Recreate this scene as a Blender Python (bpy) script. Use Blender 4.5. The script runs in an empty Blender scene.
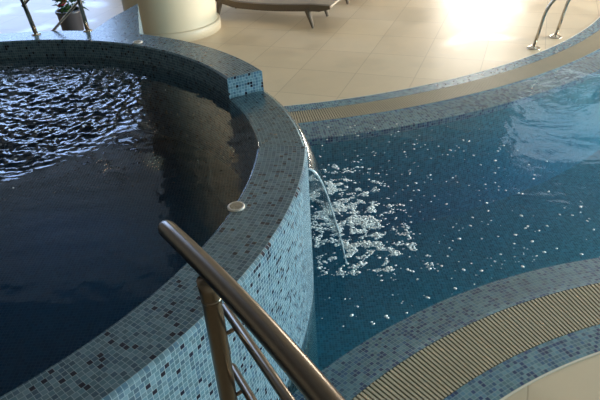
import bpy, bmesh, math, random
from mathutils import Vector, Matrix, noise
random.seed(7)
PI = math.pi
S = bpy.context.scene
COL = S.collection

# ------------------------------------------------------------------ camera
H = 2.7152
F_ = Vector((0.0, 0.84581, -0.53348)); R_ = Vector((0.99815, -0.03239, -0.05136)); U_ = Vector((0.06072, 0.53250, 0.84425))
cam = bpy.data.cameras.new('camera'); cam.lens = 604.4 * 36 / 600; cam.sensor_width = 36
cam.clip_start = 0.05; cam.clip_end = 200
co = bpy.data.objects.new('camera', cam); COL.objects.link(co)
m = Matrix((R_, U_, -F_)).transposed().to_4x4(); m.translation = (0, 0, H); co.matrix_world = m
S.camera = co

# ------------------------------------------------------------------ world, lights, exposure
w = bpy.data.worlds.new('world'); S.world = w; w.use_nodes = True
w.node_tree.nodes['Background'].inputs[0].default_value = (0.55, 0.68, 0.85, 1)
w.node_tree.nodes['Background'].inputs[1].default_value = 0.6
S.view_settings.view_transform = 'Standard'; S.view_settings.look = 'None'
S.view_settings.exposure = 0.0; S.view_settings.gamma = 1.0; S.view_settings.use_curve_mapping = False

def area(name, loc, direction, sx, sy, power, color):
    l = bpy.data.lights.new(name, 'AREA'); l.shape = 'RECTANGLE'; l.size = sx; l.size_y = sy
    l.energy = power; l.color = color
    o = bpy.data.objects.new(name, l); COL.objects.link(o); o.location = loc
    o.rotation_euler = Vector(direction).to_track_quat('-Z', 'Z').to_euler()
    # roll so that size_y is vertical
    z = -Vector(direction).normalized(); x = (Vector((0, 0, 1)).cross(z) if abs(z.z) < .9 else Vector((1, 0, 0))).normalized(); y = z.cross(x)
    o.rotation_euler = Matrix((x, y, z)).transposed().to_euler()
    return o
# daylight in the window openings (far wall left, far wall right, right wall)
area('daylight_far_left', (-7.15, 16.9, 3.7), (0, -1, 0), 4.5, 6.2, 560, (0.38, 0.58, 1.0))
area('daylight_far_right', (5.35, 16.9, 1.35), (0, -1, 0), 2.0, 1.7, 300, (1.0, 0.92, 0.80))
area('daylight_clerestory', (8.7, 16.9, 5.8), (0, -1, 0), 3.8, 2.2, 50, (0.85, 0.95, 1.0))
area('daylight_right', (12.9, 4.0, 1.15), (-1, 0, 0), 6.0, 1.8, 2300, (0.48, 0.84, 1.0))
area('daylight_right_far', (12.9, 9.6, 1.15), (-1, 0, 0), 4.5, 1.8, 2900, (1.0, 0.84, 0.66))
area('ceiling_fill', (0.5, 13, 6.97), (0, 0, -1), 23.0, 6.8, 130, (0.8, 0.95, 1.0))  # added soft overhead fill to lift the deck; the ceiling has no opening

# ------------------------------------------------------------------ helpers
def uvl(bm): return bm.loops.layers.uv.verify()
def link(name, bm, mat, parent=None, smooth=False, normals=True):
    if normals: bmesh.ops.recalc_face_normals(bm, faces=bm.faces)
    me = bpy.data.meshes.new(name); bm.to_mesh(me); bm.free()
    if mat: me.materials.append(mat)
    if smooth:
        for p in me.polygons: p.use_smooth = True
    o = bpy.data.objects.new(name, me); COL.objects.link(o)
    if parent: o.parent = parent
    return o
def empty(name, loc=(0, 0, 0)):
    o = bpy.data.objects.new(name, None); COL.objects.link(o); o.location = loc; return o
def tag(o, label=None, cat=None, group=None, kind=None):
    if label: o['label'] = label
    if cat: o['category'] = cat
    if group: o['group'] = group
    if kind: o['kind'] = kind
    return o
def part(name, bm, mat, parent, smooth=False):
    """mesh given in world coordinates, parented to an empty with a location"""
    off = parent.location.copy(); pp = parent.parent
    while pp: off += pp.location; pp = pp.parent
    bmesh.ops.translate(bm, verts=bm.verts, vec=-off)
    return link(name, bm, mat, parent, smooth)
def add_box(bm, c, s, rz=0, bevel=0):
    r = bmesh.ops.create_cube(bm, size=1.0)
    M = Matrix.Translation(c) @ Matrix.Rotation(rz, 4, 'Z') @ Matrix.Diagonal((*s, 1))
    bmesh.ops.transform(bm, matrix=M, verts=r['verts'])
    if bevel:
        es = {e for v in r['verts'] for e in v.link_edges}
        bmesh.ops.bevel(bm, geom=list(es), offset=bevel, segments=2, affect='EDGES')
def add_tube(bm, pts, rad, n=20, caps=True, radii=None):
    pts = [Vector(p) for p in pts]; rings = []
    up = None
    for i, p in enumerate(pts):
        if i == 0: d = pts[1] - p
        elif i == len(pts) - 1: d = p - pts[i - 1]
        else: d = (pts[i + 1] - p).normalized() + (p - pts[i - 1]).normalized()
        d.normalize()
        if up is None:
            up = Vector((0, 0, 1)) if abs(d.z) < .9 else Vector((0, 1, 0))
        x = up.cross(d).normalized(); y = d.cross(x); up = y
        rr = radii[i] if radii else rad
        rings.append([bm.verts.new(p + (x * math.cos(2 * PI * k / n) + y * math.sin(2 * PI * k / n)) * rr) for k in range(n)])
    for a, b in zip(rings, rings[1:]):
        for k in range(n): bm.faces.new((a[k], a[(k + 1) % n], b[(k + 1) % n], b[k]))
    if caps: bm.faces.new(rings[0][::-1]); bm.faces.new(rings[-1])
def add_lathe(bm, prof, c, n=32, ax=Vector((0, 0, 1))):
    """prof: (r, z) pairs round a vertical axis at c"""
    rings = []
    for r, z in prof:
        if r < 1e-6: rings.append([bm.verts.new((c[0], c[1], c[2] + z))])
        else: rings.append([bm.verts.new((c[0] + r * math.cos(2 * PI * k / n), c[1] + r * math.sin(2 * PI * k / n), c[2] + z)) for k in range(n)])
    for a, b in zip(rings, rings[1:]):
        for k in range(n):
            if len(a) == 1 and len(b) == 1: continue
            if len(a) == 1: bm.faces.new((a[0], b[(k + 1) % n], b[k]))
            elif len(b) == 1: bm.faces.new((a[k], a[(k + 1) % n], b[0]))
            else: bm.faces.new((a[k], a[(k + 1) % n], b[(k + 1) % n], b[k]))
def sweep(bm, c, prof, a0, a1, n, rref, closed=True, caps=True, full=False):
    """prof: list of (r, z, v) swept round c from angle a0 to a1; u = angle * rref"""
    L = uvl(bm); P = []
    for i in range(n if full else n + 1):
        t = a0 + (a1 - a0) * i / n
        P.append([bm.verts.new((c[0] + r * math.cos(t), c[1] + r * math.sin(t), z)) for r, z, v in prof])
    m_ = len(prof)
    for i in range(n):
        A = P[i]; B = P[(i + 1) % len(P)]
        u0 = (a0 + (a1 - a0) * i / n) * rref; u1 = (a0 + (a1 - a0) * (i + 1) / n) * rref
        for j in range(m_ if closed else m_ - 1):
            k = (j + 1) % m_
            f = bm.faces.new((A[j], B[j], B[k], A[k]))
            vj = prof[j][2]; vk = prof[k][2] if k else vj + math.hypot(prof[0][0] - prof[j][0], prof[0][1] - prof[j][1])
            for l, uv in zip(f.loops, ((u0, vj), (u1, vj), (u1, vk), (u0, vk))): l[L].uv = uv
    if closed and caps and not full:
        for Q in (P[0], P[-1]):
            f = bm.faces.new(Q)
            for l, pr in zip(f.loops, prof): l[L].uv = (pr[0], pr[1])

# ------------------------------------------------------------------ materials
class NT:
    def __init__(s, name):
        s.m = bpy.data.materials.new(name); s.m.use_nodes = True; s.t = s.m.node_tree; s.t.nodes.clear()
        s.out = s.n('ShaderNodeOutputMaterial')
    def n(s, typ, ins=None, **kw):
        x = s.t.nodes.new(typ)
        for k, v in kw.items(): setattr(x, k, v)
        for k, v in (ins or {}).items():
            if isinstance(v, bpy.types.NodeSocket): s.t.links.new(v, x.inputs[k])
            else: x.inputs[k].default_value = v
        return x
    def math(s, op, a, b=0.0, c=None):
        d = {0: a, 1: b}
        if c is not None: d[2] = c
        return s.n('ShaderNodeMath', d, operation=op).outputs[0]
    def mix(s, fac, a, b, blend='MIX'):
        x = s.n('ShaderNodeMix', data_type='RGBA', blend_type=blend)
        for i, v in ((0, fac), (6, a), (7, b)):
            if isinstance(v, bpy.types.NodeSocket): s.t.links.new(v, x.inputs[i])
            else: x.inputs[i].default_value = v if i == 0 else (*v, 1) if len(v) == 3 else v
        return x.outputs[2]
    def ramp(s, fac, stops, interp='LINEAR'):
        r = s.n('ShaderNodeValToRGB', {0: fac}); cr = r.color_ramp; cr.interpolation = interp
        while len(cr.elements) > 1: cr.elements.remove(cr.elements[-1])
        for i, (p, c) in enumerate(stops):
            e = cr.elements[0] if i == 0 else cr.elements.new(p)
            e.position = p; e.color = (*c, 1)
        return r.outputs[0]
    def surf(s, sh): s.t.links.new(sh, s.out.inputs[0]); return s.m
    def principled(s, **kw):
        x = s.n('ShaderNodeBsdfPrincipled')
        for k, v in kw.items():
            k = k.replace('_', ' ')
            if isinstance(v, bpy.types.NodeSocket): s.t.links.new(v, x.inputs[k])
            else: x.inputs[k].default_value = (*v, 1) if isinstance(v, tuple) and len(v) == 3 else v
        return x

def simple(name, col, rough=.5, metal=0., var=0., scale=8., bump=0.):
    t = NT(name)
    c = (*col, 1)
    kw = dict(Roughness=rough, Metallic=metal)
    tc = t.n('ShaderNodeTexCoord').outputs['Object']
    nz = t.n('ShaderNodeTexNoise', {'Vector': tc, 'Scale': scale, 'Detail': 4.0}).outputs[0]
    kw['Base_Color'] = t.mix(nz, tuple(x * (1 - var) for x in col), tuple(min(1, x * (1 + var)) for x in col))
    if bump:
        kw['Normal'] = t.n('ShaderNodeBump', {'Height': nz, 'Strength': bump, 'Distance': .01}).outputs[0]
    return t.surf(t.principled(**kw).outputs[0])

def mosaic(name, pitch, stops, grout, rough=.25, gw=.07, stagger=False, var=.25):
    """square glass tiles on the UV map (metres); stops: colour ramp over one random number per tile"""
    t = NT(name)
    uv = t.n('ShaderNodeUVMap').outputs[0]
    sx = t.n('ShaderNodeSeparateXYZ', {0: uv})
    u = t.math('DIVIDE', sx.outputs[0], pitch); v = t.math('DIVIDE', sx.outputs[1], pitch)
    fv = t.math('FLOOR', v)
    if stagger:   # sheets of tiles set slightly out of line with their neighbours
        blk = t.math('FLOOR', t.math('DIVIDE', v, 3.0))
        wn0 = t.n('ShaderNodeTexWhiteNoise', {'W': blk}, noise_dimensions='1D').outputs[0]
        u = t.math('ADD', u, t.math('MULTIPLY', wn0, .6))
    fu = t.math('FLOOR', u)
    cell = t.n('ShaderNodeCombineXYZ', {0: fu, 1: fv}).outputs[0]
    wn = t.n('ShaderNodeTexWhiteNoise', {0: cell}, noise_dimensions='3D')
    col = t.ramp(wn.outputs[0], stops, 'CONSTANT')
    cs = t.n('ShaderNodeSeparateColor', {0: wn.outputs[1]})
    br = t.math('ADD', t.math('MULTIPLY', cs.outputs[1], 2 * var), 1 - var)
    col = t.mix(1.0, col, t.n('ShaderNodeCombineXYZ', {0: br, 1: br, 2: br}).outputs[0], 'MULTIPLY')
    du = t.math('ABSOLUTE', t.math('SUBTRACT', t.math('SUBTRACT', u, fu), .5))
    dv = t.math('ABSOLUTE', t.math('SUBTRACT', t.math('SUBTRACT', v, fv), .5))
    d = t.math('MAXIMUM', du, dv)
    g = t.n('ShaderNodeMapRange', {0: d, 1: .5 - gw, 2: .5 - gw * .4, 3: 0.0, 4: 1.0}).outputs[0]
    c2 = t.mix(g, col, grout)
    rg = t.math('ADD', rough, t.math('MULTIPLY', g, .45))
    bp = t.n('ShaderNodeBump', {'Height': t.math('SUBTRACT', 1.0, g), 'Strength': .35, 'Distance': .002}).outputs[0]
    # each tile tilts a hair
    return t.surf(t.principled(Base_Color=c2, Roughness=rg, Normal=bp, Specular_IOR_Level=.5).outputs[0])

TUBM = mosaic('tub_mosaic', .0248, [(0, (.004, .007, .020)), (.075, (.050, .100, .145)), (.33, (.076, .145, .185)), (.7, (.102, .172, .215))], (.21, .29, .33), stagger=True)
POOLM = mosaic('pool_edge_mosaic', .0262, [(0, (.012, .04, .12)), (.16, (.03, .09, .18)), (.36, (.07, .16, .23)), (.68, (.10, .21, .26))], (.17, .27, .30), stagger=False, gw=.08)
DEEPM = mosaic('pool_floor_mosaic', .0262, [(0, (.035, .13, .18)), (.2, (.042, .165, .215)), (.6, (.047, .18, .235))], (.06, .20, .25))
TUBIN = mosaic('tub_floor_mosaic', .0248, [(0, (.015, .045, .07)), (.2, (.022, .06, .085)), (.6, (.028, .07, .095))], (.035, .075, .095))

def floor_material():
    t = NT('beige_floor_tiles')
    p = t.n('ShaderNodeTexCoord').outputs['Object']
    sx = t.n('ShaderNodeSeparateXYZ', {0: p})
    def axis(a, b, off, pitch):
        e = t.math('ADD', t.math('MULTIPLY', sx.outputs[0], a), t.math('MULTIPLY', sx.outputs[1], b))
        return t.math('DIVIDE', t.math('SUBTRACT', e, off), pitch)
    u = axis(.9304, -.3665, -1.895, .729); v = axis(.3665, .9304, 6.96, .77)
    fu = t.math('FLOOR', u); fv = t.math('FLOOR', v)
    du = t.math('ABSOLUTE', t.math('SUBTRACT', t.math('SUBTRACT', u, fu), .5))
    dv = t.math('ABSOLUTE', t.math('SUBTRACT', t.math('SUBTRACT', v, fv), .5))
    g = t.n('ShaderNodeMapRange', {0: t.math('MAXIMUM', du, dv), 1: .4925, 2: .4955, 3: 0., 4: 1.}).outputs[0]
    cell = t.n('ShaderNodeCombineXYZ', {0: fu, 1: fv}).outputs[0]
    wn = t.n('ShaderNodeTexWhiteNoise', {0: cell}, noise_dimensions='3D').outputs[0]
    nz = t.n('ShaderNodeTexNoise', {'Vector': p, 'Scale': 1.6, 'Detail': 6.0, 'Roughness': .6}).outputs[0]
    col = t.mix(wn, (.63, .51, .36), (.70, .575, .41))
    col = t.mix(t.math('MULTIPLY', nz, .5), col, (.40, .33, .24))
    # wet patches: smoother and a little darker
    n2 = t.n('ShaderNodeTexNoise', {'Vector': t.n('ShaderNodeMapping', {0: p, 3: (1.4, 1.7, 1.)}).outputs[0], 'Scale': .9, 'Detail': 3.0}).outputs[0]
    wet = t.n('ShaderNodeMapRange', {0: n2, 1: .54, 2: .62, 3: 0., 4: 1.}).outputs[0]
    col = t.mix(t.math('MULTIPLY', wet, .16), col, (.26, .21, .15))
    col = t.mix(t.math('MULTIPLY', g, .5), col, (.24, .17, .11))
    rg = t.n('ShaderNodeMapRange', {0: wet, 3: .42, 4: .30}).outputs[0]
    bp = t.n('ShaderNodeBump', {'Height': t.math('ADD', t.math('SUBTRACT', 1.0, g), t.math('MULTIPLY', nz, .4)), 'Strength': .25, 'Distance': .004}).outputs[0]
    return t.surf(t.principled(Base_Color=col, Roughness=rg, Normal=bp).outputs[0])
FLOORM = floor_material()

def water(name, scale1, str1, scale2, str2, tint=(1, 1, 1), absorb=None, dens=1.0, rough=.03, mask=None):
    t = NT(name)
    p = t.n('ShaderNodeTexCoord').outputs['Object']
    n1 = t.n('ShaderNodeTexNoise', {'Vector': p, 'Scale': scale1, 'Detail': 3.0, 'Distortion': .6}).outputs[0]
    n2 = t.n('ShaderNodeTexNoise', {'Vector': p, 'Scale': scale2, 'Detail': 4.0, 'Distortion': .4}).outputs[0]
    h = t.math('ADD', t.math('MULTIPLY', n1, str1), t.math('MULTIPLY', n2, str2))
    bp = t.n('ShaderNodeBump', {'Height': h, 'Strength': 1.0, 'Distance': 1.0}).outputs[0]
    lw = t.n('ShaderNodeLayerWeight', {'Normal': bp}).outputs[1]      # Schlick's law, the same from either side of the surface
    fr = t.math('ADD', .02, t.math('MULTIPLY', t.math('POWER', lw, 5.0), .98))
    gl = t.n('ShaderNodeBsdfGlossy', {'Roughness': rough, 'Normal': bp}).outputs[0]
    tr = t.n('ShaderNodeBsdfTransparent', {0: (*tint, 1)}).outputs[0]
    mx = t.n('ShaderNodeMixShader', {0: fr, 1: tr, 2: gl}).outputs[0]
    if absorb:
        va = t.n('ShaderNodeVolumeAbsorption', {0: (*absorb, 1), 1: dens}).outputs[0]
        t.t.links.new(va, t.out.inputs[1])
    return t.surf(mx)
POOLW = water('pool_water', 1.3, .03, 9.0, .002, absorb=(.25, .78, .87), dens=.62, rough=.09)
TUBW = water('tub_water', 6.0, .0015, 25.0, .0004, absorb=(.15, .55, .75), dens=1.2)
FALLW = water('falling_water', 14.0, .004, 40.0, .001, tint=(.93, .97, .98), rough=.08)

def spray_material():
    t = NT('aerated_water')
    p = t.n('ShaderNodeTexCoord').outputs['Object']
    nz = t.n('ShaderNodeTexNoise', {'Vector': p, 'Scale': 30.0, 'Detail': 3.0}).outputs[0]
    a = t.principled(Base_Color=(.75, .86, .92), Roughness=.15)
    b = t.n('ShaderNodeBsdfTransparent')
    f = t.n('ShaderNodeMapRange', {0: nz, 1: .35, 2: .65, 3: .2, 4: .75}).outputs[0]
    return t.surf(t.n('ShaderNodeMixShader', {0: f, 1: b.outputs[0], 2: a.outputs[0]}).outputs[0])
SPRAY = spray_material()
STEEL = simple('brushed_steel', (.17, .135, .10), .28, 1.0, .08, 60)
CHROME = simple('polished_steel', (.62, .56, .48), .18, 1.0, .05, 40)
GRATE = simple('beige_plastic', (.40, .35, .255), .45, 0, .12, 5)
CHANNEL = simple('dark_channel', (.03, .03, .025), .8)
TRIM = simple('pale_trim', (.62, .58, .50), .4)
PLASTER = simple('cream_plaster', (.52, .43, .30), .6, 0, .05, 3)
SKIRT = simple('cream_skirting', (.50, .41, .29), .5, 0, .05, 3)
WALLM = simple('hall_wall', (.30, .27, .23), .7, 0, .05, 2)
CEILM = simple('hall_ceiling', (.22, .21, .20), .8)
FRAMEM = simple('window_frame', (.25, .24, .23), .4)
WICKER = simple('brown_wicker', (.115, .085, .06), .75, 0, .25, 60, .3)
CUSHION = simple('taupe_sling', (.30, .25, .19), .7, 0, .1, 30)
POT = simple('dark_pot', (.045, .04, .045), .4)
SOIL = simple('soil', (.04, .025, .015), .9)
LEAF = simple('leaf', (.035, .10, .03), .4, 0, .4, 10)
PETAL = simple('red_petal', (.42, .015, .05), .5, 0, .3, 20)
FOAM = simple('white_foam', (.54, .60, .62), .35, 0, .05, 20)
BUTTON = simple('ivory_plastic', (.62, .55, .48), .4)

# ------------------------------------------------------------------ room
CF = (-.7, 12.95); CN = (2.6, -.55); CT = (-2.754, 3.413)
def arc(c, r, a0, a1, n): return [(c[0] + r * math.cos(a0 + (a1 - a0) * i / n), c[1] + r * math.sin(a0 + (a1 - a0) * i / n)) for i in range(n + 1)]
D = math.radians
def ngon(bm, pts, z):
    f = bm.faces.new([bm.verts.new((x, y, z)) for x, y in pts]); return f
def slab(bm, pts, z0, z1):
    a = [bm.verts.new((x, y, z1)) for x, y in pts]; b = [bm.verts.new((x, y, z0)) for x, y in pts]
    bm.faces.new(a); bm.faces.new(b[::-1])
    for i in range(len(a)): bm.faces.new((a[i], b[i], b[(i + 1) % len(a)], a[(i + 1) % len(a)]))
bm = bmesh.new()
far = arc(CF, 6.678, D(-112), D(0), 90)
slab(bm, far + [(13, 12.95), (13, 17), (-13, 17), (-13, 6.76)], -.2, 0)
near = arc(CN, 3.125, D(10), D(158), 90)
slab(bm, near + [(-13, .62), (-13, -5), (13, -5), (13, -.01)], -.2, 0)
slab(bm, [(-13, .62), (-5.0, .62), (-5.4, 3.4), (-5.0, 6.76), (-13, 6.76)], -.2, 0)
slab(bm, [(9.5, -.01), (13, -.01), (13, 12.95), (9.5, 12.95)], -.2, 0)
bmesh.ops.triangulate(bm, faces=[f for f in bm.faces if len(f.verts) > 4])
floor = link('floor', bm, FLOORM); tag(floor, kind='structure')

bm = bmesh.new(); add_box(bm, (0, 6, 7.1), (26.4, 22.4, .2)); tag(link('ceiling', bm, CEILM), kind='structure')
def wall(name, boxes):
    bm = bmesh.new()
    for c, s in boxes: add_box(bm, c, s)
    tag(link(name, bm, WALLM), kind='structure')
# far wall with two openings: x -9.5..-3.7 z .3..6.9 and x 2.2..7.6 z .3..4.3
wall('wall_far', [((-11.3, 17.1, 3.5), (3.6, .2, 7)), ((-7.15, 17.1, .15), (4.7, .2, .3)), ((-7.15, 17.1, 6.92), (4.7, .2, .16)), ((-.85, 17.1, 3.5), (7.9, .2, 7)),
                  ((3.7, 17.1, 3.5), (1.2, .2, 7)), ((5.35, 17.1, .22), (2.1, .2, .44)), ((5.35, 17.1, 4.65), (2.1, .2, 4.7)), ((6.55, 17.1, 3.5), (.3, .2, 7)), ((8.7, 17.1, 2.3), (4.0, .2, 4.6)), ((11.85, 17.1, 3.5), (2.3, .2, 7))])
wall('wall_right', [((13.1, -2.05, 3.5), (.2, 5.9, 7)), ((13.1, 6.4, .09), (.2, 11.0, .18)), ((13.1, 6.4, 4.55), (.2, 11.0, 4.9)), ((13.1, 14.5, 3.5), (.2, 5.2, 7))])
wall('wall_left', [((-13.1, 6, 3.5), (.2, 22, 7))])
wall('wall_back', [((0, -5.1, 3.5), (26, .2, 7))])
def window(name, x0, x1, z0, z1, n, along='x', c=16.85):
    bm = bmesh.new()
    for i in range(n + 1):
        x = x0 + (x1 - x0) * i / n
        add_box(bm, (x, c, (z0 + z1) / 2) if along == 'x' else (c, x, (z0 + z1) / 2), (.08, .06, z1 - z0) if along == 'x' else (.06, .08, z1 - z0))
    for z in (z0, z1):
        add_box(bm, ((x0 + x1) / 2, c, z) if along == 'x' else (c, (x0 + x1) / 2, z), (x1 - x0, .06, .08) if along == 'x' else (.06, x1 - x0, .08))
    tag(link(name, bm, FRAMEM), kind='structure')
window('window_1', -9.4, -4.9, .4, 6.8, 2, 'x', 17.0); window('window_2', 4.35, 6.35, .48, 2.25, 2, 'x', 17.0); window('window_3', 1.0, 11.9, .2, 2.1, 6, 'y', 13.0); window('window_4', 6.8, 10.6, 4.65, 6.95, 2, 'x', 17.0)

# ------------------------------------------------------------------ main pool basin
pool = empty('swimming_pool', (4, 5, 0)); tag(pool, 'large sunken swimming pool lined with blue mosaic tiles below the raised round tub', 'pool')
bm = bmesh.new(); L = uvl(bm)
f = ngon(bm, [(-1.5, -.5), (9.5, -.5), (9.5, 13), (-1.5, 13)], -1.35)
for l in f.loops: l[L].uv = l.vert.co.xy
part('pool_floor', bm, DEEPM, pool)
def band(name, c, prof, a0, a1, rref, mat, n=120, closed=True, parent=pool):
    bm = bmesh.new(); sweep(bm, c, prof, a0, a1, n, rref, closed); return part(name, bm, mat, parent)
AN0, AN1 = D(8), D(152); AF0, AF1 = D(-106), D(-2)
# near side, from the water outwards: sloping wet band, grate seat, dry band, pale trim
band('pool_wall', CN, [(3.948, -.10, -.10), (3.948, -1.4, -1.4), (3.90, -1.4, -1.45), (3.90, -.10, -2.8)], AN0, AN1, 3.9, DEEPM)
band('pool_wall', CF, [(7.468, -.10, -.10), (7.468, -1.4, -1.4), (7.42, -1.4, -1.45), (7.42, -.10, -2.8)], AF0, AF1, 7.5, DEEPM)
band('wet_edge', CN, [(3.655, .0, 0), (3.95, -.05, .30), (3.95, -.12, .37), (3.655, -.12, .67)], AN0, AN1, 3.7, POOLM)
band('wet_edge', CF, [(7.165, .0, 0), (7.47, -.05, .31), (7.47, -.12, .38), (7.165, -.12, .69)], AF0, AF1, 7.2, POOLM)
band('dry_edge', CN, [(3.137, .002, 0), (3.318, .002, .181), (3.318, -.12, .30), (3.137, -.12, .48)], AN0, AN1, 3.2, POOLM)
band('dry_edge', CF, [(6.69, .002, 0), (6.86, .002, .17), (6.86, -.12, .29), (6.69, -.12, .46)], AF0, AF1, 6.8, POOLM)
band('edge_trim', CN, [(3.125, .004, 0), (3.137, .004, .012), (3.137, -.1, .11), (3.125, -.1, .12)], AN0, AN1, 3.1, TRIM)
band('edge_trim', CF, [(6.678, .004, 0), (6.69, .004, .012), (6.69, -.1, .11), (6.678, -.1, .12)], AF0, AF1, 6.7, TRIM)
band('gutter', CN, [(3.318, -.06, 0), (3.655, -.06, .3), (3.655, -.12, .4), (3.318, -.12, .7)], AN0, AN1, 3.4, CHANNEL)
band('gutter', CF, [(6.86, -.06, 0), (7.165, -.06, .3), (7.165, -.12, .4), (6.86, -.12, .7)], AF0, AF1, 7.0, CHANNEL)
def grate(c, r0, r1, a0, a1, pitch, label):
    bm = bmesh.new(); rm = (r0 + r1) / 2
    n = int((a1 - a0) * rm / pitch)
    for i in range(n):
        t = a0 + (a1 - a0) * (i + .5) / n; h = .0075 / rm
        vs = []
        for z in (.003, -.022):
            for r, dt in ((r0, -h), (r1, -h), (r1, h), (r0, h)):
                vs.append(bm.verts.new((c[0] + r * math.cos(t + dt), c[1] + r * math.sin(t + dt), z)))
        a = vs[:4]; b = vs[4:]
        bm.faces.new(a); bm.faces.new(b[::-1])
        for k in range(4): bm.faces.new((a[k], b[k], b[(k + 1) % 4], a[(k + 1) % 4]))
    for r in (r0 + .05, (r0 + r1) / 2, r1 - .05):
        sweep(bm, c, [(r - .006, -.02, 0), (r + .006, -.02, 0), (r + .006, -.045, 0), (r - .006, -.045, 0)], a0, a1, 90, 1)
    o = link('drain_grate', bm, GRATE); tag(o, label, 'grate'); return o
grate(CN, 3.322, 3.650, AN0, D(150), .0255, 'beige slatted overflow grate curving along the near side of the pool')
grate(CF, 6.864, 7.160, AF0, AF1, .0265, 'beige slatted overflow grate curving along the far side of the pool')
# water body: mesh surface with slow swell, closed down past the floor
bm = bmesh.new()
nx, ny = 150, 160; x0, x1, y0, y1 = -1.3, 9.4, -.4, 12.9
rows = []
for j in range(ny + 1):
    rw = []
    for i in range(nx + 1):
        x = x0 + (x1 - x0) * i / nx; y = y0 + (y1 - y0) * j / ny
        d = math.hypot(x - .45, y - 3.9); a = .011 * math.exp(-(d / 1.0) ** 2) + .0015
        z = noise.noise((x * 2.6, y * 2.6, .3)) * a + noise.noise((x * 7, y * 7, 4.3)) * a * .35
        rw.append(bm.verts.new((x, y, -.006 + z * (1 if 0 < i < nx and 0 < j < ny else 0))))
    rows.append(rw)
for j in range(ny):
    for i in range(nx): bm.faces.new((rows[j][i], rows[j][i + 1], rows[j + 1][i + 1], rows[j + 1][i]))
lo = [bm.verts.new((x, y, -1.45)) for x, y in ((x0, y0), (x1, y0), (x1, y1), (x0, y1))]
bm.faces.new(lo[::-1])
bm.faces.new([rows[0][i] for i in range(nx, -1, -1)] + [lo[0], lo[1]])
bm.faces.new([rows[ny][i] for i in range(nx + 1)] + [lo[2], lo[3]])
bm.faces.new([rows[j][0] for j in range(ny + 1)] + [lo[3], lo[0]])
bm.faces.new([rows[j][nx] for j in range(ny, -1, -1)] + [lo[1], lo[2]])
tag(link('pool_water', bm, POOLW, smooth=False), 'clear blue water filling the large pool', 'water', kind='stuff')
for p in bpy.data.objects['pool_water'].data.polygons:
    if len(p.vertices) == 4 and p.normal.z > .5: p.use_smooth = True

# ------------------------------------------------------------------ raised round tub
RO, RI, ZT, ZN = 2.8185, 2.5115, 1.0159, .8425
A0, A1 = D(-2.0), D(27.0)
tub = empty('raised_tub', (CT[0], CT[1], 0)); tag(tub, 'raised round whirlpool tub clad in pale blue mosaic with a stepped spillway', 'hot tub')
B = .012
bm = bmesh.new()
sweep(bm, CT, [(RO, -1.36, -1.36), (RO, ZN - B, ZN - B), (RO - B, ZN, ZN), (RI + .003, ZN, ZN + .292), (RI, ZN - .003, ZN + .3), (RI, .12, ZN + 1.02), (RI + .1, .12, ZN + 1.1), (RI + .1, -1.36, ZN + 2)], 0, 2 * PI, 220, RO, full=True)
part('tub_wall', bm, TUBM, tub)
bm = bmesh.new()
sweep(bm, CT, [(RO, ZN - B - .002, ZN - B), (RO, ZT - B, ZT - B), (RO - B, ZT, ZT), (RI + B, ZT, ZT + .283), (RI, ZT - B, ZT + .3), (RI, ZN - B - .002, ZT + .47)], A1, 2 * PI + A0, 200, RO)
part('raised_rim', bm, TUBM, tub)
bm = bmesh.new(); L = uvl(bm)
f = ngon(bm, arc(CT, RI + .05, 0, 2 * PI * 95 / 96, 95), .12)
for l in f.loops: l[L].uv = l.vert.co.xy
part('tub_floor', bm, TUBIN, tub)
# stair landing block behind the rim
bm = bmesh.new(); L = uvl(bm)
slab(bm, [(-1.46, 5.87), (-1.72, 7.12), (-1.90, 6.55), (-1.98, 6.12), (-1.85, 6.05)], 0, ZT - .001)
for f in bm.faces:
    for l in f.loops:
        c_ = l.vert.co; l[L].uv = (c_.x, c_.y) if abs(f.normal.z) > .5 or f.calc_area() < 0 else (c_.y, c_.z)
o = part('landing', bm, TUBM, tub)
me = o.data
for p in me.polygons:
    for li in p.loop_indices:
        v = me.vertices[me.loops[li].vertex_index].co
        me.uv_layers[0].data[li].uv = (v.x, v.y) if abs(p.normal.z) > .5 else (v.y, v.z)

# tub water
bm = bmesh.new()
nr, na = 190, 800; ZW = .8465
def tubz(x, y):
    # jets churn the left part of the tub
    d = math.hypot((x + 2.6) / 1.35, (y - 4.6) / 1.27)
    k = max(0.0, min(1.0, (1.12 - d) / .22)); k = k * k * (3 - 2 * k)
    n1 = noise.noise((x * 5.0 + y * 2.5, y * 8, 1.0)); n2 = noise.noise((x * 17 - y * 7, y * 20 + x * 6, 3.0)); n3 = noise.noise((x * 38, y * 42, 6.0))
    return (.0014 + .014 * k) * n1 + (.0006 + .015 * k) * n2 + (.0002 + .006 * k) * n3
cv = bm.verts.new((CT[0], CT[1], ZW)); prev = None; first = None
rr = [RI * (i / nr) for i in range(1, nr)] + [RI + .004]
RG = []
for r in rr:
    ring = []
    for k in range(na):
        a = 2 * PI * k / na; x = CT[0] + r * math.cos(a); y = CT[1] + r * math.sin(a)
        ring.append(bm.verts.new((x, y, ZW + tubz(x, y) * min(1, (RI + .02 - r) * 20))))
    RG.append(ring)
for k in range(na): bm.faces.new((cv, RG[0][k], RG[0][(k + 1) % na]))
for a, b in zip(RG, RG[1:]):
    for k in range(na): bm.faces.new((a[k], b[k], b[(k + 1) % na], a[(k + 1) % na]))
low = [bm.verts.new((v.co.x, v.co.y, .06)) for v in RG[-1]]
for k in range(na): bm.faces.new((RG[-1][k], low[k], low[(k + 1) % na], RG[-1][(k + 1) % na]))
bm.faces.new(low[::-1])
tag(link('tub_water', bm, TUBW, smooth=True), 'dark water churned into bright ripples in the raised tub', 'water', kind='stuff')

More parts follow.
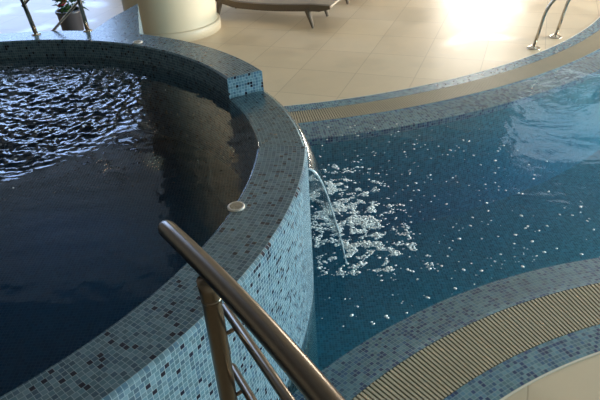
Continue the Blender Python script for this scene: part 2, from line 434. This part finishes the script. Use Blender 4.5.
# waterfall: thin sheet over the spillway and down in a curve into the pool
bm = bmesh.new(); n = 90; pr = []
for i in range(8): pr.append((RI + .004 + (RO - RI - .014) * i / 7, ZW + .0005, 0))
for i in range(1, 19):
    t = i / 18; pr.append((RO - .008 + .045 * t + .215 * t, 0, t))
rows = []
for k in range(n + 1):
    a = A0 + D(.15) + (A1 - A0 - D(.3)) * k / n; rw = []
    # the sheet falls fuller near the viewer's end
    reach = 1.0 - .35 * (k / n)
    for r, z, t in pr:
        if t == 0: rad_, zz = r, z
        else:
            rad_ = RO - .008 + (.25 * reach) * t; zz = ZW + .002 - (ZW + .006) * t ** 1.9
            wv = noise.noise((a * 60, zz * 3, 2)) * .012 * t; rad_ += wv
        ang = a + D(2.2) * t * (1 - 2 * k / n) * .8
        rw.append(bm.verts.new((CT[0] + rad_ * math.cos(ang), CT[1] + rad_ * math.sin(ang), zz)))
    rows.append(rw)
for a, b in zip(rows, rows[1:]):
    for j in range(len(a) - 1): bm.faces.new((a[j], a[j + 1], b[j + 1], b[j]))
edge_pts = [v.co.copy() for v in rows[0][7:]]
o = link('waterfall', bm, FALLW, smooth=True)
for p in o.data.polygons: p.use_smooth = abs(p.normal.z) < .985
md = o.modifiers.new('thickness', 'SOLIDIFY'); md.thickness = .004; md.offset = -1
bm = bmesh.new()
bead = [tuple(rows_[j]) for rows_ in (edge_pts,) for j in range(0, len(edge_pts))]
add_tube(bm, bead, .006, 12, True, [.004 + .004 * math.sin(PI * min(1, i / 8)) for i in range(len(bead))])
link('rolled_edge', bm, SPRAY, o, True)
tag(o, 'thin glassy sheet of water spilling from the tub into the pool', 'waterfall', kind='stuff')

# foam where the sheet lands and flecks drifting over the pool
_t = bmesh.new(); bmesh.ops.create_icosphere(_t, subdivisions=1, radius=1.0)
IV = [v.co.copy() for v in _t.verts]; IF = [[v.index for v in f.verts] for f in _t.faces]; _t.free()
def blob(bm, x, y, z, r, h, rz, sub=1, st=1.0):
    cs, sn = math.cos(rz), math.sin(rz); vs = []
    for c_ in IV:
        k = 1 + .35 * noise.noise(c_ * 1.7 + Vector((x * 50, y * 50, 0)))
        a, b = c_.x * k * r * st, c_.y * k * r
        vs.append(bm.verts.new((x + a * cs - b * sn, y + a * sn + b * cs, z + c_.z * k * h)))
    for f in IF: bm.faces.new([vs[i] for i in f])
bm = bmesh.new(); cnt = 0
while cnt < 5200:
    a = D(random.uniform(-2.5, 26)); r = RO + random.gauss(.40, .24)
    if r < RO + .03: continue
    if r > RO + .85: continue
    x = CT[0] + r * math.cos(a); y = CT[1] + r * math.sin(a)
    n_ = noise.noise((x * 5, y * 6, 9.0)) * .8 + 1.2 * noise.noise((x * 13, y * 17, 2.0))
    dens = math.exp(-((r - RO - .33) / .3) ** 2) * math.exp(-((math.degrees(a) - 9) / 9) ** 2)
    if n_ + dens * .55 < .42 + random.uniform(-.2, .30): continue
    s = random.choice([.0022, .003, .0035, .004, .005, .007])
    blob(bm, x, y, .0 + random.uniform(-.003, .003), s * random.uniform(1, 1.6), s * random.uniform(.3, .5), random.uniform(-.5, .5) , 1, 1.3); cnt += 1
tag(link('splash_foam', bm, FOAM, smooth=True), 'frothy white foam where the waterfall lands in the pool', 'foam', kind='stuff')
bm = bmesh.new(); cnt = 0
while cnt < 460:
    x = random.uniform(.05, 2.3); y = random.uniform(2.7, 5.7)
    d = math.hypot(x - .5, y - 3.9)
    if random.random() > math.exp(-(d / 1.2) ** 2) + .05: continue
    if math.hypot(x - CT[0], y - CT[1]) < RO + .05 or math.hypot(x - CN[0], y - CN[1]) < 3.9: continue
    s = random.choice([.003, .004, .005, .006, .008, .011])
    blob(bm, x, y, -.003, s, s * .35, random.uniform(-1, 1), 1, random.uniform(1, 1.7)); cnt += 1
tag(link('foam_fleck', bm, FOAM, smooth=True), 'small white flecks of foam drifting over the blue pool', 'foam', kind='stuff')
bm = bmesh.new(); cnt = 0
while cnt < 70:
    x = random.uniform(-2.6, -.9); y = random.uniform(3.2, 5.2)
    if math.hypot(x - CT[0], y - CT[1]) > 2.3: continue
    if random.random() > math.exp(-((x + 2.0) / .6) ** 2 - ((y - 4.3) / .6) ** 2): continue
    s = random.choice([.004, .005, .007, .010])
    blob(bm, x, y, ZW + .003, s, s * .35, random.uniform(-1, 1), 1, random.uniform(1, 1.6)); cnt += 1
tag(link('bubble_fleck', bm, FOAM, smooth=True), 'tiny white bubbles scattered on the dark tub water', 'foam', kind='stuff')

# air buttons on the rim
def button(x, y, label):
    t = empty('air_button', (x, y, ZT)); tag(t, label, 'button', 'air buttons on the tub rim')
    bm = bmesh.new(); add_lathe(bm, [(0, -.001), (.046, -.001), (.047, .005), (.043, .010), (.036, .011), (.034, .008), (0, .008)], (x, y, ZT), 32)
    part('button_ring', bm, BUTTON, t, True)
    bm = bmesh.new()
    for k in range(24):
        a = 2 * PI * k / 24
        for r in (.012, .021, .029):
            if r == .012 and k % 2: continue
            add_box(bm, (x + r * math.cos(a), y + r * math.sin(a), ZT + .009), (.005, .0028, .004), a)
    add_lathe(bm, [(0, .012), (.006, .0115), (.007, .008)], (x, y, ZT), 16)
    part('button_grille', bm, SKIRT, t)
button(-.335, 2.66, 'round ivory grilled button set in the near mosaic rim beside the handrail')
button(-1.43, 5.63, 'round ivory button set in the far mosaic rim near the cream column')

# ------------------------------------------------------------------ handrails
def rail_thing(name, label, cat, loc, parts, group=None):
    t = empty(name, loc); tag(t, label, cat, group)
    for nm, pts, rad, mat in parts:
        bm = bmesh.new()
        if nm in ('flange',):
            x, y, z = pts; add_lathe(bm, [(0, 0), (rad, 0), (rad, .006), (rad * .75, .014), (rad * .5, .022), (0, .024)], (x, y, z), 28)
        else: add_tube(bm, pts, rad, 24)
        part(nm, bm, mat, t, True)
        for p in t.children[-1].data.polygons: p.use_smooth = True
    return t
def lerp(a, b, t): return tuple(a[i] + (b[i] - a[i]) * t for i in range(3))
# near rail: rounded tip, slight bend, runs on past the viewer
A = Vector((-.366, 1.335, 1.818)); M_ = Vector((-.105, .905, 1.892)); Z_ = Vector((.035, .640, 1.925)); E_ = Vector((.20, .30, 1.95))
def bez(pts, n):
    out = []
    for i in range(n + 1):
        t = i / n; q = [Vector(p) for p in pts]
        while len(q) > 1: q = [q[j].lerp(q[j + 1], t) for j in range(len(q) - 1)]
        out.append(tuple(q[0]))
    return out
d0 = (M_ - A).normalized()
rail_pts = [tuple(A + d0 * .004), tuple(A + d0 * .012)] + bez([A + d0 * .03, M_, Z_, E_], 24)
PX, PY = -.222, 1.085
PLZ = .86
t = empty('stair_handrail', (PX, PY, PLZ)); tag(t, 'thick brown steel stair handrail nearest the viewer, crossing in front of the mosaic tub', 'handrail')
bm = bmesh.new()
rads = [.015, .021] + [.0242] * 25
add_tube(bm, [tuple(A)] + rail_pts, .0242, 32, True, [.004] + rads); part('top_rail', bm, STEEL, t, True)
bm = bmesh.new(); add_tube(bm, [(PX, PY, PLZ), (PX, PY, 1.772), (PX - .002, PY + .0, 1.80), (PX - .004, PY, 1.832)], .0235, 28); part('post', bm, STEEL, t, True)
bm = bmesh.new(); add_lathe(bm, [(.023, 0), (.025, .001), (.0252, .005), (.0245, .009), (.023, .010)], (PX, PY, 1.768), 28); part('weld_collar', bm, STEEL, t, True)
bm = bmesh.new(); add_lathe(bm, [(0, 0), (.055, 0), (.055, .006), (.03, .014), (.021, .02), (0, .02)], (PX, PY, PLZ), 28); part('flange', bm, STEEL, t, True)
s2 = Vector((-.195, 1.15, 1.655)); e2 = Vector((-.047, .806, 1.738)); dd = (e2 - s2)
def midrail(off):
    bm = bmesh.new(); add_tube(bm, [tuple(s2 + off - dd * .16), tuple(s2 + off - dd * .13), tuple(s2 + off + dd), tuple(s2 + off + dd * 1.9)], .0105, 20, True, [.008, .0122, .0122, .0122]); return bm
part('middle_rail', midrail(Vector((0, 0, 0))), STEEL, t, True)
part('middle_rail', midrail(Vector((-.004, .0, -.225))), STEEL, t, True)
for off in (Vector((0, 0, 0)), Vector((-.004, 0, -.225))):
    q = s2 + off + dd * .16
    bm = bmesh.new(); add_tube(bm, [(PX, PY, q.z - .018), tuple(q.lerp(Vector((PX, PY, q.z)), .45) + Vector((0, 0, -.012))), tuple(q)], .0055, 14); part('bracket', bm, STEEL, t, True)
# platform carrying it
bm = bmesh.new(); add_box(bm, (-.35, .20, (PLZ) / 2), (1.7, 1.94, PLZ), 0, .008)
o = link('stair_platform', bm, FLOORM); tag(o, kind='structure')

# far stair rails on the tub rim
def far_rail(label, foot, direction, lean, start_z, ends):
    fx, fy = foot; t = empty('rim_handrail', (fx, fy, ZT)); tag(t, label, 'handrail', 'steel stair rails on the far rim')
    top = Vector((fx + lean[0], fy + lean[1], ZT + .78))
    bm = bmesh.new(); add_tube(bm, [(fx, fy, ZT), tuple(top)], .0215, 20); part('post', bm, CHROME, t, True)
    bm = bmesh.new(); add_lathe(bm, [(0, 0), (.045, 0), (.045, .005), (.024, .014), (0, .014)], (fx, fy, ZT), 24); part('flange', bm, CHROME, t, True)
    dv = Vector(direction)
    for k, z in enumerate((.30, .78)):
        nm = 'middle_rail' if k == 0 else 'top_rail'
        p = Vector((fx, fy, ZT + z)) + Vector((lean[0], lean[1], 0)) * (z / .78)
        bm = bmesh.new(); add_tube(bm, [tuple(p - dv * (start_z if k == 0 else .03)), tuple(p), tuple(p + dv * .9)], .0135 if k == 0 else .0212, 18); part(nm, bm, CHROME, t, True)
far_rail('steel stair rail standing left of the potted plant on the far rim', (-2.54, 6.10), (.75, -.08, .62), (-.09, .0), .03, None)
far_rail('steel stair rail standing right of the potted plant on the far rim', (-2.03, 6.125), (.75, -.20, .62), (-.035, .0), .62, None)

# pool ladder
lad = empty('pool_ladder', (3.41, 7.9, 0)); tag(lad, 'steel pool ladder with paired grab rails and flanged feet at the far pool edge', 'ladder')
out = Vector((.86, -.51, 0)).normalized()
side = Vector((.75, .66, 0)).normalized()
for k, (x, y) in enumerate(((3.19, 7.70), (3.63, 8.09))):
    b = Vector((x, y, 0)); o_ = Vector((.78, -.62, 0)).normalized()
    bm = bmesh.new()
    pts = [b, b + Vector((0, 0, .30)) + o_ * .05]
    pts += [Vector(p) for p in bez([b + Vector((0, 0, .42)) + o_ * .07, b + Vector((0, 0, .66)) + o_ * .11, b + Vector((0, 0, .80)) + o_ * .34], 8)]
    pts += [Vector(p) for p in bez([b + Vector((0, 0, .84)) + o_ * .46, b + Vector((0, 0, .86)) + o_ * .68, b + Vector((0, 0, .56)) + o_ * .86, b + Vector((0, 0, .20)) + o_ * 1.04, b + Vector((0, 0, -.25)) + o_ * 1.07, b + Vector((0, 0, -.85)) + o_ * 1.07], 12)]
    add_tube(bm, [tuple(p) for p in pts], .0215, 20); part('grab_rail', bm, CHROME, lad, True)
    bm = bmesh.new(); add_lathe(bm, [(0, 0), (.085, 0), (.085, .008), (.06, .016), (.035, .034), (.022, .036), (0, .036)], (x, y, 0), 28); part('flange', bm, CHROME, lad, True)

o_ = Vector((.78, -.62, 0)).normalized()
for z in (-.28, -.53, -.78):
    p0 = Vector((3.19, 7.70, z)) + o_ * 1.07; p1 = Vector((3.63, 8.09, z)) + o_ * 1.07
    bm = bmesh.new(); add_box(bm, (p0 + p1) / 2, ((p1 - p0).length, .08, .022), math.atan2(p1.y - p0.y, p1.x - p0.x), .004); part('tread', bm, CHROME, lad)

# ------------------------------------------------------------------ column
CX, CY = -1.82, 9.54
c = empty('round_column', (CX, CY, 0)); tag(c, 'thick round cream column with a skirting ring behind the tub', 'column')
bm = bmesh.new(); add_lathe(bm, [(.71, .15), (.70, .2), (.70, 6.98)], (CX, CY, 0), 96); part('shaft', bm, PLASTER, c, True)
bm = bmesh.new(); add_lathe(bm, [(.0, 0), (.745, 0), (.745, .145), (.735, .155), (.70, .156)], (CX, CY, 0), 96); o = part('skirting', bm, SKIRT, c, True)

# ------------------------------------------------------------------ loungers
def make_lounger(loc):
    lx = Vector((-.877, .48, 0)); wy = Vector((.40, .91, 0)).normalized()
    t = empty('pool_lounger', loc); t['category'] = 'lounger'
    O = Vector(loc)
    def W_(a, b, z): return O + lx * a + wy * b + Vector((0, 0, z))
    def prof(a):    # height of the seat along its length
        s = a / 1.95
        return .36 - .055 * math.sin(min(1, max(0, s)) * PI * .95) + (.10 * max(0, s - .72) / .28)
    n = 26; W2 = .70
    for b0, b1, nm in ((-.03, .04, 'side_rail'), (W2 - .07, W2, 'side_rail')):
        bm = bmesh.new(); rows = []
        for i in range(n + 1):
            a = -.30 + 2.35 * i / n; z = prof(a); th = .10 if i > 1 else .05 + .025 * i
            z += -.0 if i else -.0
            rows.append([bm.verts.new(W_(a, b, zz)) for b, zz in ((b0, z), (b1, z), (b1, z - th), (b0, z - th))])
        for A_, B_ in zip(rows, rows[1:]):
            for k in range(4): bm.faces.new((A_[k], A_[(k + 1) % 4], B_[(k + 1) % 4], B_[k]))
        bm.faces.new(rows[0]); bm.faces.new(rows[-1][::-1])
        part(nm, bm, WICKER, t)
    bm = bmesh.new(); rows = []
    for i in range(n + 1):
        a = -.29 + 2.33 * i / n; z = prof(a) - .012
        rows.append([bm.verts.new(W_(a, b, zz)) for b, zz in ((.04, z), (W2 - .07, z), (W2 - .07, z - .03), (.04, z - .03))])
    for A_, B_ in zip(rows, rows[1:]):
        for k in range(4): bm.faces.new((A_[k], A_[(k + 1) % 4], B_[(k + 1) % 4], B_[k]))
    bm.faces.new(rows[0]); bm.faces.new(rows[-1][::-1])
    part('seat', bm, CUSHION, t)
    for a in (0, 1.74):
        for b in (0, .655):
            s = -1 if a == 0 else 1
            bm = bmesh.new()
            top = W_(a - s * .09, b, prof(a) - .07); bot = W_(a, b, 0)
            add_tube(bm, [tuple(top), tuple(top.lerp(bot, .5)), tuple(bot)], .03, 12, True, [.052, .036, .020])
            part('leg', bm, WICKER, t, True)
    return t
def copy_tree(o, loc, label):
    r = o.copy(); COL.objects.link(r); r.location = loc; r['label'] = label
    for ch in list(o.children):
        c_ = ch.copy(); COL.objects.link(c_); c_.parent = r
    return r
l0 = make_lounger((.36, 9.19, 0)); l0['label'] = 'brown lounger with tapered legs on the beige floor, right of the cream column'; l0['group'] = 'loungers beside the pool'
l1 = copy_tree(l0, (1.02, 10.46, 0), 'brown lounger farther back, only a front leg showing at the top edge'); l1['group'] = 'loungers beside the pool'

# ------------------------------------------------------------------ potted plant
px, py = -3.03, 8.55
t = empty('potted_plant', (px, py, 0)); tag(t, 'tall dark tapered pot of red flowers and green leaves behind the far rim', 'potted plant')
bm = bmesh.new(); add_lathe(bm, [(0, 0), (.11, 0), (.115, .02), (.165, .60), (.178, .62), (.178, .65), (.160, .65), (.155, .60), (0, .60)], (px, py, 0), 32); part('pot', bm, POT, t, True)
bm = bmesh.new(); add_lathe(bm, [(0, .615), (.08, .62), (.155, .605)], (px, py, 0), 24); part('soil', bm, SOIL, t)
bm = bmesh.new()
def leaf(bm, base, d, L_, wd):
    d = d.normalized(); s = d.cross(Vector((0, 0, 1))).normalized() * wd; up = Vector((0, 0, 1))
    P = [base, base + d * L_ * .4 + s + up * .02, base + d * L_ * .45, base + d * L_ * .4 - s + up * .02, base + d * L_ - up * .03]
    v = [bm.verts.new(p) for p in P]
    bm.faces.new((v[0], v[1], v[2])); bm.faces.new((v[0], v[2], v[3])); bm.faces.new((v[1], v[4], v[2])); bm.faces.new((v[2], v[4], v[3]))
for i in range(150):
    a = random.uniform(0, 2 * PI); z = random.uniform(.64, .98); r = random.uniform(0, .15)
    leaf(bm, Vector((px + .03 + r * math.cos(a), py + r * math.sin(a), z)), Vector((math.cos(a), math.sin(a), random.uniform(-.2, .9))), random.uniform(.08, .15), random.uniform(.015, .03))
part('foliage', bm, LEAF, t)
for i in range(9):
    a = random.uniform(0, 2 * PI); r = random.uniform(0, .10)
    c0 = Vector((px - .07 + r * math.cos(a), py - .05 + r * math.sin(a), random.uniform(.72, .92)))
    bm = bmesh.new()
    for ring, (nn, rd, zz) in enumerate(((7, .048, 0), (5, .03, .014), (3, .014, .024))):
        for k in range(nn):
            b_ = 2 * PI * k / nn + ring
            q = bmesh.ops.create_icosphere(bm, subdivisions=1, radius=1)
            bmesh.ops.transform(bm, matrix=Matrix.Translation(c0 + Vector((math.cos(b_) * rd * .6, math.sin(b_) * rd * .6, zz))) @ Matrix.Rotation(b_, 4, 'Z') @ Matrix.Rotation(-.5, 4, 'Y') @ Matrix.Diagonal((rd * .6, .016, .007, 1)), verts=q['verts'])
    part('flower', bm, PETAL, t, True)
